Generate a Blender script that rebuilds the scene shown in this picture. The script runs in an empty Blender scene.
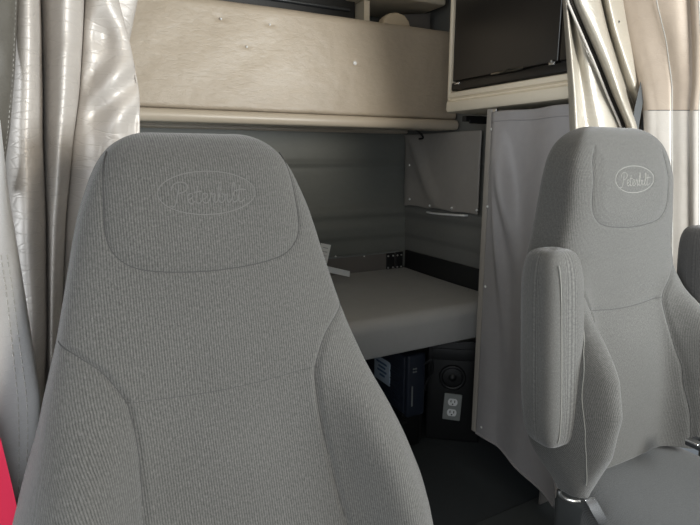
import bpy, bmesh, math, random
import numpy as np
from mathutils import Vector, Matrix

random.seed(7)
rng = np.random.default_rng(7)
C = bpy.context.scene.collection
sc = bpy.context.scene

# ------------------------------------------------------------------ camera model
F = 526.0
PITCH = math.atan(105.5 / 526)
YAW = math.radians(28.4)
CAM = np.array([0, 0, 1.30])
fw = np.array([math.sin(YAW) * math.cos(PITCH), math.cos(YAW) * math.cos(PITCH), -math.sin(PITCH)])
rt = np.array([math.cos(YAW), -math.sin(YAW), 0.0])
upv = np.cross(rt, fw)


def at(px, py, axis, v):
    """the point of the plane axis = v that is seen at a pixel of the photograph"""
    d = fw + rt * (px - 350) / F - upv * (py - 262.5) / F
    i = 'XYZ'.index(axis)
    return CAM + d * ((v - CAM[i]) / d[i])


# ------------------------------------------------------------------ helpers
def origin(o):
    p = np.zeros(3)
    while o is not None:
        p += np.array(o.location)
        o = o.parent
    return p


def link(name, me, mat, parent=None, label=None):
    o = bpy.data.objects.new(name, me)
    C.objects.link(o)
    if mat:
        me.materials.append(mat)
    if parent is not None:
        off = origin(parent)
        me.transform(Matrix.Translation(Vector(-off)))
        o.parent = parent
    if label:
        o['label'] = label
    return o


def mesh(name, verts, faces, mat, parent=None, smooth=True, uv=None, label=None, angle=None):
    me = bpy.data.meshes.new(name)
    me.from_pydata([tuple(map(float, v)) for v in verts], [], [tuple(map(int, f)) for f in faces])
    bm = bmesh.new()
    bm.from_mesh(me)
    bmesh.ops.recalc_face_normals(bm, faces=bm.faces[:])
    bm.to_mesh(me)
    bm.free()
    if smooth:
        me.polygons.foreach_set('use_smooth', [True] * len(me.polygons))
        if angle:
            try:
                me.set_sharp_from_angle(angle=math.radians(angle))
            except Exception:
                pass
    if uv is not None:
        l = me.uv_layers.new(name='UVMap')
        vi = np.empty(len(me.loops), dtype=np.int32)
        me.loops.foreach_get('vertex_index', vi)
        l.data.foreach_set('uv', np.asarray(uv, dtype=np.float32)[vi].ravel())
    return link(name, me, mat, parent, label)


class MB:
    """collects boxes, tubes and lathes into one mesh"""

    def __init__(self):
        self.bm = bmesh.new()

    def box(self, lo, hi, r=0.0, seg=3, M=None):
        lo = np.array(lo, float)
        hi = np.array(hi, float)
        b = bmesh.new()
        bmesh.ops.create_cube(b, size=1.0)
        c = (lo + hi) / 2
        for v in b.verts:
            v.co = Vector((v.co.x * (hi - lo)[0] + c[0], v.co.y * (hi - lo)[1] + c[1], v.co.z * (hi - lo)[2] + c[2]))
        if r > 0:
            bmesh.ops.bevel(b, geom=b.edges[:], offset=r, segments=seg, profile=0.5, affect='EDGES')
        if M is not None:
            bmesh.ops.transform(b, matrix=M, verts=b.verts[:])
        self._add(b)
        return self

    def _add(self, b):
        me = bpy.data.meshes.new('tmp')
        b.to_mesh(me)
        b.free()
        self.bm.from_mesh(me)
        bpy.data.meshes.remove(me)

    def tube(self, pts, r, seg=10, closed=False, flat=None):
        pts = [np.array(p, float) for p in pts]
        n = len(pts)
        rings = []
        prev = None
        for i in range(n):
            a = pts[(i - 1) % n] if (i > 0 or closed) else pts[i]
            c = pts[(i + 1) % n] if (i < n - 1 or closed) else pts[i]
            t = c - a
            t = t / (np.linalg.norm(t) + 1e-12)
            if prev is None:
                h = np.array([0, 0, 1.0]) if abs(t[2]) < .9 else np.array([1.0, 0, 0])
            else:
                h = prev
            u = h - t * np.dot(h, t)
            u /= np.linalg.norm(u) + 1e-12
            prev = u
            w = np.cross(t, u)
            rr = r[i] if hasattr(r, '__len__') else r
            f = flat or 1.0
            rings.append([self.bm.verts.new(Vector(pts[i] + rr * (math.cos(k) * u + f * math.sin(k) * w)))
                          for k in np.linspace(0, 2 * math.pi, seg, endpoint=False)])
        m = n if closed else n - 1
        for i in range(m):
            A, B = rings[i], rings[(i + 1) % n]
            for k in range(seg):
                self.bm.faces.new((A[k], A[(k + 1) % seg], B[(k + 1) % seg], B[k]))
        if not closed:
            self.bm.faces.new(rings[0])
            self.bm.faces.new(rings[-1][::-1])
        return self

    def disc(self, c, axis, r, h, seg=20, dome=0.0):
        """a short round boss from c along axis"""
        axis = np.array(axis, float)
        axis /= np.linalg.norm(axis)
        hh = np.array([0, 0, 1.0]) if abs(axis[2]) < .9 else np.array([1.0, 0, 0])
        u = np.cross(hh, axis)
        u /= np.linalg.norm(u)
        w = np.cross(axis, u)
        prof = [(r, 0), (r, h * .6), (r * .85, h), (r * .5, h + dome * .7), (r * .1, h + dome)]
        rings = [[self.bm.verts.new(Vector(np.array(c) + axis * z + q * (math.cos(k) * u + math.sin(k) * w)))
                  for k in np.linspace(0, 2 * math.pi, seg, endpoint=False)] for q, z in prof]
        for A, B in zip(rings[:-1], rings[1:]):
            for k in range(seg):
                self.bm.faces.new((A[k], A[(k + 1) % seg], B[(k + 1) % seg], B[k]))
        self.bm.faces.new(rings[0][::-1])
        self.bm.faces.new(rings[-1])
        return self

    def extrude(self, prof, axis, a, b, bev=0.0):
        """closed profile (two remaining coordinates in XYZ order) run along an axis from a to b"""
        i = 'XYZ'.index(axis)
        bm = bmesh.new()

        def P(p, t):
            v = list(p)
            v.insert(i, t)
            return Vector(v)
        A = [bm.verts.new(P(p, a)) for p in prof]
        B = [bm.verts.new(P(p, b)) for p in prof]
        n = len(prof)
        for k in range(n):
            bm.faces.new((A[k], A[(k + 1) % n], B[(k + 1) % n], B[k]))
        fa = bm.faces.new(A[::-1])
        fb = bm.faces.new(B)
        if bev > 0:
            bmesh.ops.bevel(bm, geom=list(fa.edges) + list(fb.edges), offset=bev, segments=3, profile=.5, affect='EDGES')
        self._add(bm)
        return self

    def build(self, name, mat, parent=None, label=None, angle=40):
        bmesh.ops.recalc_face_normals(self.bm, faces=self.bm.faces[:])
        me = bpy.data.meshes.new(name)
        self.bm.to_mesh(me)
        self.bm.free()
        me.polygons.foreach_set('use_smooth', [True] * len(me.polygons))
        me.set_sharp_from_angle(angle=math.radians(angle))
        return link(name, me, mat, parent, label)


def tag(o, label, cat, group=None, kind=None):
    if label:
        o['label'] = label
    if cat:
        o['category'] = cat
    if group:
        o['group'] = group
    if kind:
        o['kind'] = kind
    return o


def thing(name, label, cat, loc, group=None):
    o = bpy.data.objects.new(name, None)
    C.objects.link(o)
    o.empty_display_size = .05
    o.location = loc
    return tag(o, label, cat, group)


def struct(o):
    o['kind'] = 'structure'
    return o


def copy_tree(o, parent=None):
    c = o.copy()
    C.objects.link(c)
    if parent is not None:
        c.parent = parent
    for ch in [x for x in C.objects if x.parent == o]:
        copy_tree(ch, c)
    return c


def cr(vals, n):
    """Catmull-Rom through rows of vals, n samples"""
    v = np.asarray(vals, float)
    if v.ndim == 1:
        v = v[:, None]
    m = len(v)
    t = np.linspace(0, m - 1 - 1e-9, n)
    i = t.astype(int)
    u = (t - i)[:, None]
    e = np.vstack([2 * v[0] - v[1], v, 2 * v[-1] - v[-2]])
    p0, p1, p2, p3 = e[i], e[i + 1], e[i + 2], e[i + 3]
    return .5 * (2 * p1 + (p2 - p0) * u + (2 * p0 - 5 * p1 + 4 * p2 - p3) * u ** 2 + (3 * p1 - p0 - 3 * p2 + p3) * u ** 3)


def smooth_interp(x, xs, ys):
    """smoothed piecewise linear interpolation (xs ascending)"""
    xs = np.asarray(xs, float)
    ys = np.asarray(ys, float)
    g = np.linspace(xs[0], xs[-1], 600)
    y = np.interp(g, xs, ys)
    k = 31
    ker = np.hanning(k)
    ker /= ker.sum()
    yp = np.concatenate([2 * y[0] - y[1:k // 2 + 1][::-1], y, 2 * y[-1] - y[-k // 2:-1][::-1]])
    y = np.convolve(yp, ker, 'valid')[:600]
    return np.interp(x, g, y)


def grid_faces(nr, nc, off=0, wrap=False):
    f = []
    for r in range(nr - 1):
        for c in range(nc if wrap else nc - 1):
            a = off + r * nc + c
            b = off + r * nc + (c + 1) % nc
            f.append((a, b, b + nc, a + nc))
    return f


# ------------------------------------------------------------------ materials
def s2l(c):
    return tuple(((x / 255) / 12.92 if x / 255 <= .04045 else ((x / 255 + .055) / 1.055) ** 2.4) for x in c)


class NT:
    def __init__(self, name):
        self.m = bpy.data.materials.new(name)
        self.m.use_nodes = True
        self.n = self.m.node_tree.nodes
        self.l = self.m.node_tree.links
        self.b = self.n['Principled BSDF']

    def add(self, t, **kw):
        x = self.n.new(t)
        for k, v in kw.items():
            if k in x.inputs:
                x.inputs[k].default_value = v
            else:
                setattr(x, k, v)
        return x

    def link(self, a, b):
        self.l.new(a, b)


def simple(name, col, rough=.5, metal=0.0, noise=0.0, nscale=60, bump=0.0):
    t = NT(name)
    lin = s2l(col)
    t.b.inputs['Base Color'].default_value = (*lin, 1)
    t.b.inputs['Roughness'].default_value = rough
    t.b.inputs['Metallic'].default_value = metal
    tc = t.add('ShaderNodeTexCoord')
    nz = t.add('ShaderNodeTexNoise', Scale=nscale, Detail=4.0)
    t.link(tc.outputs['Object'], nz.inputs['Vector'])
    if noise:
        mr = t.add('ShaderNodeMapRange')
        mr.inputs[3].default_value = 1 - noise
        mr.inputs[4].default_value = 1 + noise
        t.link(nz.outputs['Fac'], mr.inputs[0])
        mx = t.add('ShaderNodeVectorMath', operation='SCALE')
        mx.inputs[0].default_value = lin
        t.link(mr.outputs[0], mx.inputs['Scale'])
        t.link(mx.outputs[0], t.b.inputs['Base Color'])
    if bump:
        bp = t.add('ShaderNodeBump', Strength=bump, Distance=.002)
        t.link(nz.outputs['Fac'], bp.inputs['Height'])
        t.link(bp.outputs[0], t.b.inputs['Normal'])
    return t.m


def vinyl(name, col, rough=.42, crack=.35, soft=.25, stretch=(18, 18, 55), spec=.5, softscale=6, metal=0.0, bump=.28):
    """leatherette: fine crinkles that run mostly sideways, plus soft dents"""
    t = NT(name)
    lin = s2l(col)
    t.b.inputs['Roughness'].default_value = rough
    t.b.inputs['Specular IOR Level'].default_value = spec
    t.b.inputs['Metallic'].default_value = metal
    tc = t.add('ShaderNodeTexCoord')
    mp = t.add('ShaderNodeMapping')
    mp.inputs['Scale'].default_value = stretch
    t.link(tc.outputs['Object'], mp.inputs['Vector'])
    n1 = t.add('ShaderNodeTexNoise', Scale=1.0, Detail=6.0, Roughness=.65, Distortion=.6)
    t.link(mp.outputs[0], n1.inputs['Vector'])
    n2 = t.add('ShaderNodeTexNoise', Scale=float(softscale), Detail=2.0)
    t.link(tc.outputs['Object'], n2.inputs['Vector'])
    n3 = t.add('ShaderNodeTexNoise', Scale=420.0, Detail=2.0)
    t.link(tc.outputs['Object'], n3.inputs['Vector'])
    mp2 = t.add('ShaderNodeMapping')
    mp2.inputs['Scale'].default_value = (14, 14, 60)
    t.link(tc.outputs['Object'], mp2.inputs['Vector'])
    vo = t.add('ShaderNodeTexVoronoi', feature='DISTANCE_TO_EDGE', Scale=1.0)
    t.link(mp2.outputs[0], vo.inputs['Vector'])
    ck = t.add('ShaderNodeMapRange')
    ck.inputs[1].default_value = 0.0
    ck.inputs[2].default_value = .06
    t.link(vo.outputs['Distance'], ck.inputs[0])
    # height = cracks + noises
    a = t.add('ShaderNodeMath', operation='MULTIPLY_ADD')
    a.inputs[1].default_value = crack
    t.link(ck.outputs[0], a.inputs[0])
    t.link(n1.outputs['Fac'], a.inputs[2])
    b = t.add('ShaderNodeMath', operation='MULTIPLY_ADD')
    b.inputs[1].default_value = .10
    t.link(n3.outputs['Fac'], b.inputs[0])
    t.link(a.outputs[0], b.inputs[2])
    bp = t.add('ShaderNodeBump', Strength=bump, Distance=.003)
    t.link(b.outputs[0], bp.inputs['Height'])
    bp2 = t.add('ShaderNodeBump', Strength=soft, Distance=.03)
    t.link(n2.outputs['Fac'], bp2.inputs['Height'])
    t.link(bp.outputs[0], bp2.inputs['Normal'])
    t.link(bp2.outputs[0], t.b.inputs['Normal'])
    mr = t.add('ShaderNodeMapRange')
    mr.inputs[3].default_value = .90
    mr.inputs[4].default_value = 1.10
    t.link(n1.outputs['Fac'], mr.inputs[0])
    mx = t.add('ShaderNodeVectorMath', operation='SCALE')
    mx.inputs[0].default_value = lin
    t.link(mr.outputs[0], mx.inputs['Scale'])
    t.link(mx.outputs[0], t.b.inputs['Base Color'])
    return t.m


def fabric(name, col, rib=.0038, depth=1.0, contrast=.22):
    """ribbed upholstery cloth; UVs are in metres, ribs run along V"""
    t = NT(name)
    lin = s2l(col)
    t.b.inputs['Roughness'].default_value = .92
    t.b.inputs['Specular IOR Level'].default_value = .25
    t.b.inputs['Sheen Weight'].default_value = .25
    t.b.inputs['Sheen Roughness'].default_value = .5
    tc = t.add('ShaderNodeTexCoord')
    mp = t.add('ShaderNodeMapping')
    mp.inputs['Scale'].default_value = (1 / rib, 1 / .011, 1)
    t.link(tc.outputs['UV'], mp.inputs['Vector'])
    sx = t.add('ShaderNodeSeparateXYZ')
    t.link(mp.outputs[0], sx.inputs[0])
    # rib profile: |sin(pi u)|
    m1 = t.add('ShaderNodeMath', operation='MULTIPLY')
    m1.inputs[1].default_value = math.pi
    t.link(sx.outputs['X'], m1.inputs[0])
    m2 = t.add('ShaderNodeMath', operation='SINE')
    t.link(m1.outputs[0], m2.inputs[0])
    m3 = t.add('ShaderNodeMath', operation='ABSOLUTE')
    t.link(m2.outputs[0], m3.inputs[0])
    # dashes along each rib
    nz = t.add('ShaderNodeTexNoise', Scale=1.6, Detail=3.0, Roughness=.7)
    t.link(mp.outputs[0], nz.inputs['Vector'])
    mp2 = t.add('ShaderNodeMapping')
    mp2.inputs['Scale'].default_value = (900, 900, 1)
    t.link(tc.outputs['UV'], mp2.inputs['Vector'])
    fz = t.add('ShaderNodeTexNoise', Scale=1.0, Detail=2.0)
    t.link(mp2.outputs[0], fz.inputs['Vector'])
    big = t.add('ShaderNodeTexNoise', Scale=9.0, Detail=3.0)
    t.link(tc.outputs['UV'], big.inputs['Vector'])
    s1 = t.add('ShaderNodeMath', operation='MULTIPLY_ADD')
    s1.inputs[1].default_value = .55
    t.link(m3.outputs[0], s1.inputs[0])
    t.link(nz.outputs['Fac'], s1.inputs[2])
    s2 = t.add('ShaderNodeMath', operation='MULTIPLY_ADD')
    s2.inputs[1].default_value = .55
    t.link(fz.outputs['Fac'], s2.inputs[0])
    t.link(s1.outputs[0], s2.inputs[2])
    mr = t.add('ShaderNodeMapRange')
    mr.inputs[1].default_value = .65
    mr.inputs[2].default_value = 1.65
    mr.inputs[3].default_value = 1 - contrast * 1.6
    mr.inputs[4].default_value = 1 + contrast * 1.6
    mr.clamp = False
    t.link(s2.outputs[0], mr.inputs[0])
    mr2 = t.add('ShaderNodeMapRange')
    mr2.inputs[3].default_value = .93
    mr2.inputs[4].default_value = 1.07
    t.link(big.outputs['Fac'], mr2.inputs[0])
    mm = t.add('ShaderNodeMath', operation='MULTIPLY')
    mp3 = t.add('ShaderNodeMapping')
    mp3.inputs['Scale'].default_value = (280, 280, 1)
    t.link(tc.outputs['UV'], mp3.inputs['Vector'])
    sz = t.add('ShaderNodeTexNoise', Scale=1.0, Detail=3.0, Roughness=.7)
    t.link(mp3.outputs[0], sz.inputs['Vector'])
    mr3 = t.add('ShaderNodeMapRange')
    mr3.inputs[1].default_value = .3
    mr3.inputs[2].default_value = .7
    mr3.inputs[3].default_value = .74
    mr3.inputs[4].default_value = 1.26
    t.link(sz.outputs['Fac'], mr3.inputs[0])
    m0 = t.add('ShaderNodeMath', operation='MULTIPLY')
    t.link(mr.outputs[0], m0.inputs[0])
    t.link(mr3.outputs[0], m0.inputs[1])
    t.link(m0.outputs[0], mm.inputs[0])
    t.link(mr2.outputs[0], mm.inputs[1])
    mx = t.add('ShaderNodeVectorMath', operation='SCALE')
    mx.inputs[0].default_value = lin
    t.link(mm.outputs[0], mx.inputs['Scale'])
    t.link(mx.outputs[0], t.b.inputs['Base Color'])
    bp = t.add('ShaderNodeBump', Strength=.55 * depth, Distance=.0012)
    t.link(s2.outputs[0], bp.inputs['Height'])
    t.link(bp.outputs[0], t.b.inputs['Normal'])
    return t.m


M = {}
M['fabric'] = fabric('grey_ribbed_cloth', (79, 78, 75), contrast=.36)
M['fabric_seat_shade'] = fabric('seat_cloth_in_shade', (60, 61, 61), contrast=.30)  # darker copy of the cloth, puts shade on the seat cushions
M['fabric_arm_shade'] = fabric('arm_cloth_in_shade', (72, 71, 70))  # darker copy of the cloth, shade baked in for the door-side armrest
M['seam'] = simple('dark_thread', (58, 57, 56), .9)
M['thread2'] = simple('grey_thread', (124, 123, 117), .85)
M['thread'] = simple('pale_thread', (168, 167, 162), .85)
M['emboss'] = simple('pressed_cloth_line', (90, 89, 86), .8)
M['emboss_dark'] = simple('pressed_cloth_shadow_side', (96, 95, 93), .9)
M['cream'] = vinyl('bunk_vinyl', (180, 167, 149), .40, .10, .22, (30, 30, 75), softscale=11, bump=.6)
M['curtain'] = vinyl('curtain_vinyl', (184, 178, 171), .40, .5, .3, (16, 16, 60), spec=.6, metal=.12)
M['curtain_right'] = vinyl('curtain_vinyl_right', (166, 159, 146), .34, .4, .3, (16, 16, 60), spec=.7, metal=.15)
M['pillar'] = vinyl('pillar_vinyl', (164, 150, 135), .5, .2, .1, (30, 30, 30))
M['pillar_low'] = vinyl('pillar_lower_vinyl', (178, 172, 164), .5, .2, .1, (30, 30, 30))
M['pillar_grey'] = vinyl('pillar_vinyl_grey', (190, 190, 190), .45, .15, .08, (30, 30, 30))
M['closet'] = vinyl('closet_vinyl', (152, 149, 149), .45, .1, .12, (20, 20, 20))
M['flap'] = vinyl('flap_vinyl', (150, 145, 139), .45, .1, .12, (20, 20, 20))
M['bedvinyl'] = vinyl('bunk_top_vinyl', (166, 166, 164), .55, .06, .06, (14, 14, 14))
M['wall'] = vinyl('wall_vinyl', (118, 120, 115), .5, .05, .05, (20, 20, 40))
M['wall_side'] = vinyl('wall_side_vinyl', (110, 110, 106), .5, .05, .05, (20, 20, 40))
M['ceil'] = simple('ceiling_fabric', (190, 180, 165), .9, 0, .04, 80, .1)
M['rail'] = simple('cream_rail', (190, 178, 160), .35, 0, .03, 30)
M['bezel'] = simple('cream_plastic', (224, 213, 192), .38, 0, .03, 40)
M['fridge'] = simple('fridge_black', (38, 35, 32), .28, 0, .03, 12)
M['fridge2'] = simple('fridge_strip', (24, 22, 20), .35, 0, .02, 20)
M['black'] = simple('black_plastic', (20, 21, 22), .5, 0, .05, 60, .05)
M['black2'] = simple('black_panel', (16, 17, 18), .45, 0, .05, 40, .05)
M['inverter'] = simple('navy_black_metal', (38, 44, 56), .4, 0, .05, 40)
M['floor'] = simple('dark_floor', (44, 48, 50), .7, 0, .12, 24, .15)
M['mat'] = simple('rubber_floor_mat', (62, 66, 66), .75, 0, .1, 40, .2)
M['base'] = simple('seat_base_plastic', (62, 64, 64), .6, 0, .06, 60, .1)
M['chrome'] = simple('chrome', (225, 226, 228), .18, 1.0)
M['steel'] = simple('brushed_steel', (190, 190, 188), .35, 1.0, .05, 90)
M['white'] = simple('white_paper', (246, 246, 242), .7)
M['webbing'] = simple('grey_webbing', (206, 209, 211), .5)
M['sticker'] = simple('pale_blue_sticker', (186, 200, 214), .6)
M['ink'] = simple('blue_ink', (84, 108, 140), .6)
M['plate'] = simple('grey_outlet_plate', (132, 136, 134), .5)
M['socket'] = simple('white_outlet', (222, 224, 224), .45)
M['red'] = simple('red_paint', (216, 50, 80), .25, 0, .02, 10)
M['zip'] = simple('black_zipper_tape', (34, 32, 30), .7)
M['zipteeth'] = simple('dark_teeth', (44, 40, 34), .5, .3)
M['belt'] = simple('belt_webbing', (66, 68, 69), .8, 0, .1, 200, .1)
M['belt_dark'] = simple('belt_webbing_dark', (34, 35, 37), .8, 0, .1, 200, .1)
M['bluegrey'] = simple('glossy_dark_panel', (52, 54, 56), .3, 0, .03, 20)
M['greycab'] = simple('grey_cabinet', (112, 108, 104), .6, 0, .04, 30)
M['pale'] = simple('pale_lamp_plastic', (206, 190, 164), .45)
M['postm'] = simple('post_plastic', (150, 144, 136), .45, 0, .03, 40)
M['latch'] = simple('dark_chrome', (120, 118, 114), .2, 1.0)
M['trimdark'] = vinyl('pillar_flap_vinyl', (88, 85, 78), .55, .15, .2, (30, 30, 30))
M['snap'] = simple('pale_snap', (238, 238, 236), .3, .15)
M['hole'] = simple('dark_snap', (30, 28, 26), .4)

# ------------------------------------------------------------------ the setting
W_R = 1.70      # driver side wall of the sleeper
W_B = 2.48      # rear wall
W_L = -0.24

floor = struct(MB().box((-.3, -.9, -.06), (2.0, 2.6, 0)).build('floor', M['floor']))
tag(floor, 'dark sleeper floor between and behind the seats', None)
ceiling = struct(MB().box((-.3, -.25, 2.36), (1.8, 2.6, 2.42)).build('ceiling', M['ceil']))
tag(ceiling, 'pale headliner over the cab and sleeper', None)


def groove_wall(name, xy, zs, mat, thick):
    """wall with horizontal ridges; xy(t) runs along it, zs profile (z, outward offset)"""
    zz = np.array([z for z, o in zs])
    oo = np.array([o for z, o in zs])
    z = np.linspace(zz[0], zz[-1], 260)
    o = np.interp(z, zz, oo)
    ker = np.hanning(5)
    ker /= ker.sum()
    o = np.convolve(np.pad(o, 2, 'edge'), ker, 'valid')
    verts = []
    n = len(z)
    (p0, p1, nrm) = xy
    for p in (p0, p1):
        for k in range(n):
            verts.append((p[0] + nrm[0] * o[k], p[1] + nrm[1] * o[k], z[k]))
    for p in (p0, p1):
        for k in range(n):
            verts.append((p[0] - nrm[0] * thick, p[1] - nrm[1] * thick, z[k]))
    f = []
    for k in range(n - 1):
        f.append((k, k + 1, n + k + 1, n + k))
        f.append((2 * n + k, 3 * n + k, 3 * n + k + 1, 2 * n + k + 1))
        f.append((k, 2 * n + k, 2 * n + k + 1, k + 1))
        f.append((n + k, n + k + 1, 3 * n + k + 1, 3 * n + k))
    f.append((0, n, 3 * n, 2 * n))
    f.append((n - 1, 3 * n - 1, 4 * n - 1, 2 * n - 1))
    return mesh(name, verts, f, mat, angle=35)


prof = [(0, 0), (.86, 0), (.87, .010), (.93, .012), (.955, 0), (.975, 0), (.99, .014), (1.03, .016), (1.042, 0),
        (1.238, 0), (1.244, -.008), (1.252, -.008), (1.257, .010), (1.276, .010), (1.284, 0), (1.46, 0), (2.36, 0)]
wall_rear = struct(groove_wall('wall_rear', ((W_L, W_B), (W_R + .06, W_B), (0, -1)), prof, M['wall'], .05))
tag(wall_rear, 'grey ridged panel across the back of the sleeper', None)
wall_right = struct(groove_wall('wall_right', ((W_R, 1.14), (W_R, W_B), (-1, 0)), prof, M['wall_side'], .05))
tag(wall_right, 'grey ridged side wall of the sleeper on the driver side', None)
wall_left = struct(MB().box((W_L - .05, 1.0, 0), (W_L, W_B, 2.36)).build('wall_left', M['wall']))
tag(wall_left, 'sleeper side wall behind the left curtain', None)

# lip along the top of the rear panel
trim = struct(MB().extrude([(W_B - .012, 1.424), (W_B - .022, 1.430), (W_B - .022, 1.462), (W_B - .012, 1.472), (W_B, 1.472), (W_B, 1.424)],
                           'X', W_L, W_R - .012).build('trim_1', M['rail']))
tag(trim, 'thin cream lip above the grey rear wall panel', None)

# ------------------------------------------------------------------ sheets (curtains, padded panels)


def sheet(name, rows, mat, parent=None, ns=140, nr=70, thick=.003, wr=0.0, seed=1, axis='Y', label=None, extra=None):
    """rows: (py, [(px, depth), ...]); the folds are laid out in plan at several heights"""
    py = np.array([r[0] for r in rows], float)
    K = np.array([cr(np.array(r[1], float), ns) for r in rows])           # rows x ns x 2
    yy = np.linspace(py[0], py[-1], nr)
    out = np.zeros((nr, ns, 2))
    for j in range(ns):
        for d in range(2):
            out[:, j, d] = smooth_interp(yy, py, K[:, j, d]) if len(py) > 2 else np.interp(yy, py, K[:, j, d])
    g = np.random.default_rng(seed)
    ph = g.uniform(0, 6.28, 12)
    V = []
    for i in range(nr):
        for j in range(ns):
            a, b = j / ns, i / nr
            w = 0
            if wr:
                w = wr * (math.sin(9 * a + 14 * b + ph[0]) * math.sin(7 * b - 5 * a + ph[1])
                          + .6 * math.sin(21 * a - 17 * b + ph[2]) * math.sin(13 * b + ph[3])
                          + .35 * math.sin(40 * b + 12 * a + ph[4]))
            if extra:
                w += extra(out[i, j, 0], yy[i], a)
            V.append(at(out[i, j, 0], yy[i], axis, out[i, j, 1] + w))
    V = np.array(V)
    f = grid_faces(nr, ns)
    o = mesh(name, V, f, mat, parent, label=label)
    md = o.modifiers.new('thickness', 'SOLIDIFY')
    md.thickness = thick
    md.offset = 0
    return o, V.reshape(nr, ns, 3)


# ------------------------------------------------------------------ left curtain
lc = thing('privacy_curtain', 'silvery vinyl curtain gathered in folds at the left behind the nearer seat', 'curtain', (.03, 1.15, .55),
           'sleeper curtains tied back')


def lrow(a, e, e2, k42, k80, s=0.0):
    return [(x_, y_ - (s if i_ < 7 else 0)) for i_, (x_, y_) in enumerate(lrow0(a, e, e2, k42, k80))]


def lrow0(a, e, e2, k42, k80):
    return [(a - 10, 1.085), (a - 2, 1.045), (a + .5 * (k42 - a), 1.03), (k42 - 3.0, 1.075), (k42 - .3, 1.125), (k42 + 2, 1.11),
            (k42 + .28 * (k80 - k42), 1.075), (k42 + .55 * (k80 - k42), 1.045), (k80 - 4, 1.08), (k80, 1.15), (k80 + 3, 1.135),
            (k80 + .33 * (e - k80), 1.12), (k80 + .70 * (e - k80), 1.115), (e - 1, 1.13), (e + .5, 1.145), (e - 4, 1.18),
            (e - 22, 1.215), (e - 18, 1.25), (e2 - 6, 1.275), (e2, 1.29), (e2 - 5, 1.31)]


lrows = [(-70, lrow(24, 108, 150, 41, 86)), (0, lrow(18, 117, 137, 41, 84)), (45, lrow(17, 129, 128, 42, 82)),
         (95, lrow(14, 138, 122, 43, 79)), (140, lrow(11, 138, 120, 43, 73)), (220, lrow(12, 134, 118, 46, 66, .03)),
         (320, lrow(20, 128, 114, 47, 62, .05)), (420, lrow(28, 122, 110, 46, 62, .05)), (560, lrow(34, 120, 108, 45, 62))]


def flare_wrinkles(px, py, a):
    """hollow near the top of the flared edge and slanting pull folds below it"""
    if a > .68:
        return 0
    e = max(0, min(1, (px - 84) / 10)) * max(0, min(1, (141 - px) / 6))
    o = .030 * math.exp(-((px - 106) / 13) ** 2 - ((py - 38) / 20) ** 2)
    u = (py - 62) * .80 + (px - 90) * .62
    v = (px - 90) * .80 - (py - 62) * .62
    o += .0105 * math.sin(u / 5.6 + .5 * math.sin(v / 13)) * math.exp(-((py - 92) / 34) ** 2)
    o += .006 * math.sin(u / 11 + v / 9 + 1) * math.exp(-((py - 110) / 45) ** 2)
    # slanting fold on the second pleat
    f = math.exp(-((px - 62) / 12) ** 2)
    d = (py - (58 - (px - 46) * .75)) / 7
    return o * e + f * .007 / (1 + math.exp(d * 2.2))


sheet('curtain_fabric', lrows, M['curtain'], lc, ns=240, nr=150, wr=.0025, seed=4, extra=flare_wrinkles)

# left pillar trims
ul, V = sheet('trim_2', [(-90, [(-70, .90), (-20, .97), (6, 1.0), (18, 1.03), (20, 1.06)]),
                         (0, [(-70, .90), (-20, .96), (4, .985), (15, 1.01), (17, 1.04)]),
                         (70, [(-70, .90), (-25, .95), (2, .975), (12, 1.0), (14, 1.03)]),
                         (130, [(-70, .89), (-30, .94), (-4, .965), (7, .99), (9, 1.02)]),
                         (190, [(-80, .89), (-40, .94), (-14, .96), (-2, .985), (0, 1.01)])], M['trimdark'], ns=60, nr=110, wr=.0015)
struct(ul)
tag(ul, 'grey stitched vinyl flap on the left door pillar', None)
st = MB()
for i in range(0, 109, 1):
    if i % 2 == 0:
        a = V[i][46] + np.array([0, -.0045, 0])
        b = V[i + 1][46] + np.array([0, -.0045, 0])
        st.tube([a, b], .0011, 6)
st.build('stitching', M['thread'], ul)

ll, V = sheet('trim_3', [(120, [(-90, .86), (-50, .90), (-20, .925), (-6, .94), (-2, .965)]),
                         (190, [(-90, .85), (-50, .89), (-12, .92), (2, .94), (6, .965)]),
                         (300, [(-90, .84), (-40, .88), (3, .915), (20, .935), (24, .96)]),
                         (400, [(-80, .83), (-30, .87), (13, .905), (36, .93), (39, .955)]),
                         (440, [(-80, .82), (-30, .86), (14, .90), (36, .925), (38, .95)]),
                         (500, [(-80, .81), (-30, .85), (14, .895), (30, .915), (32, .94)]),
                         (560, [(-80, .81), (-30, .85), (14, .895), (28, .915), (30, .94)])], M['pillar_grey'], ns=60, nr=60, thick=.006)
struct(ll)
tag(ll, 'pale grey vinyl trim of the left door pillar beside the nearer seat', None)
st = MB()
for i in range(18, 58):
    for c in (32, 37):
        a = V[i][c] + np.array([0, -.0045, 0])
        b = V[i][c] * .35 + V[i + 1][c] * .65 + np.array([0, -.0045, 0])
        st.tube([a, b], .0008, 6)
st.build('stitching', M['thread'], ll)

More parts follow.
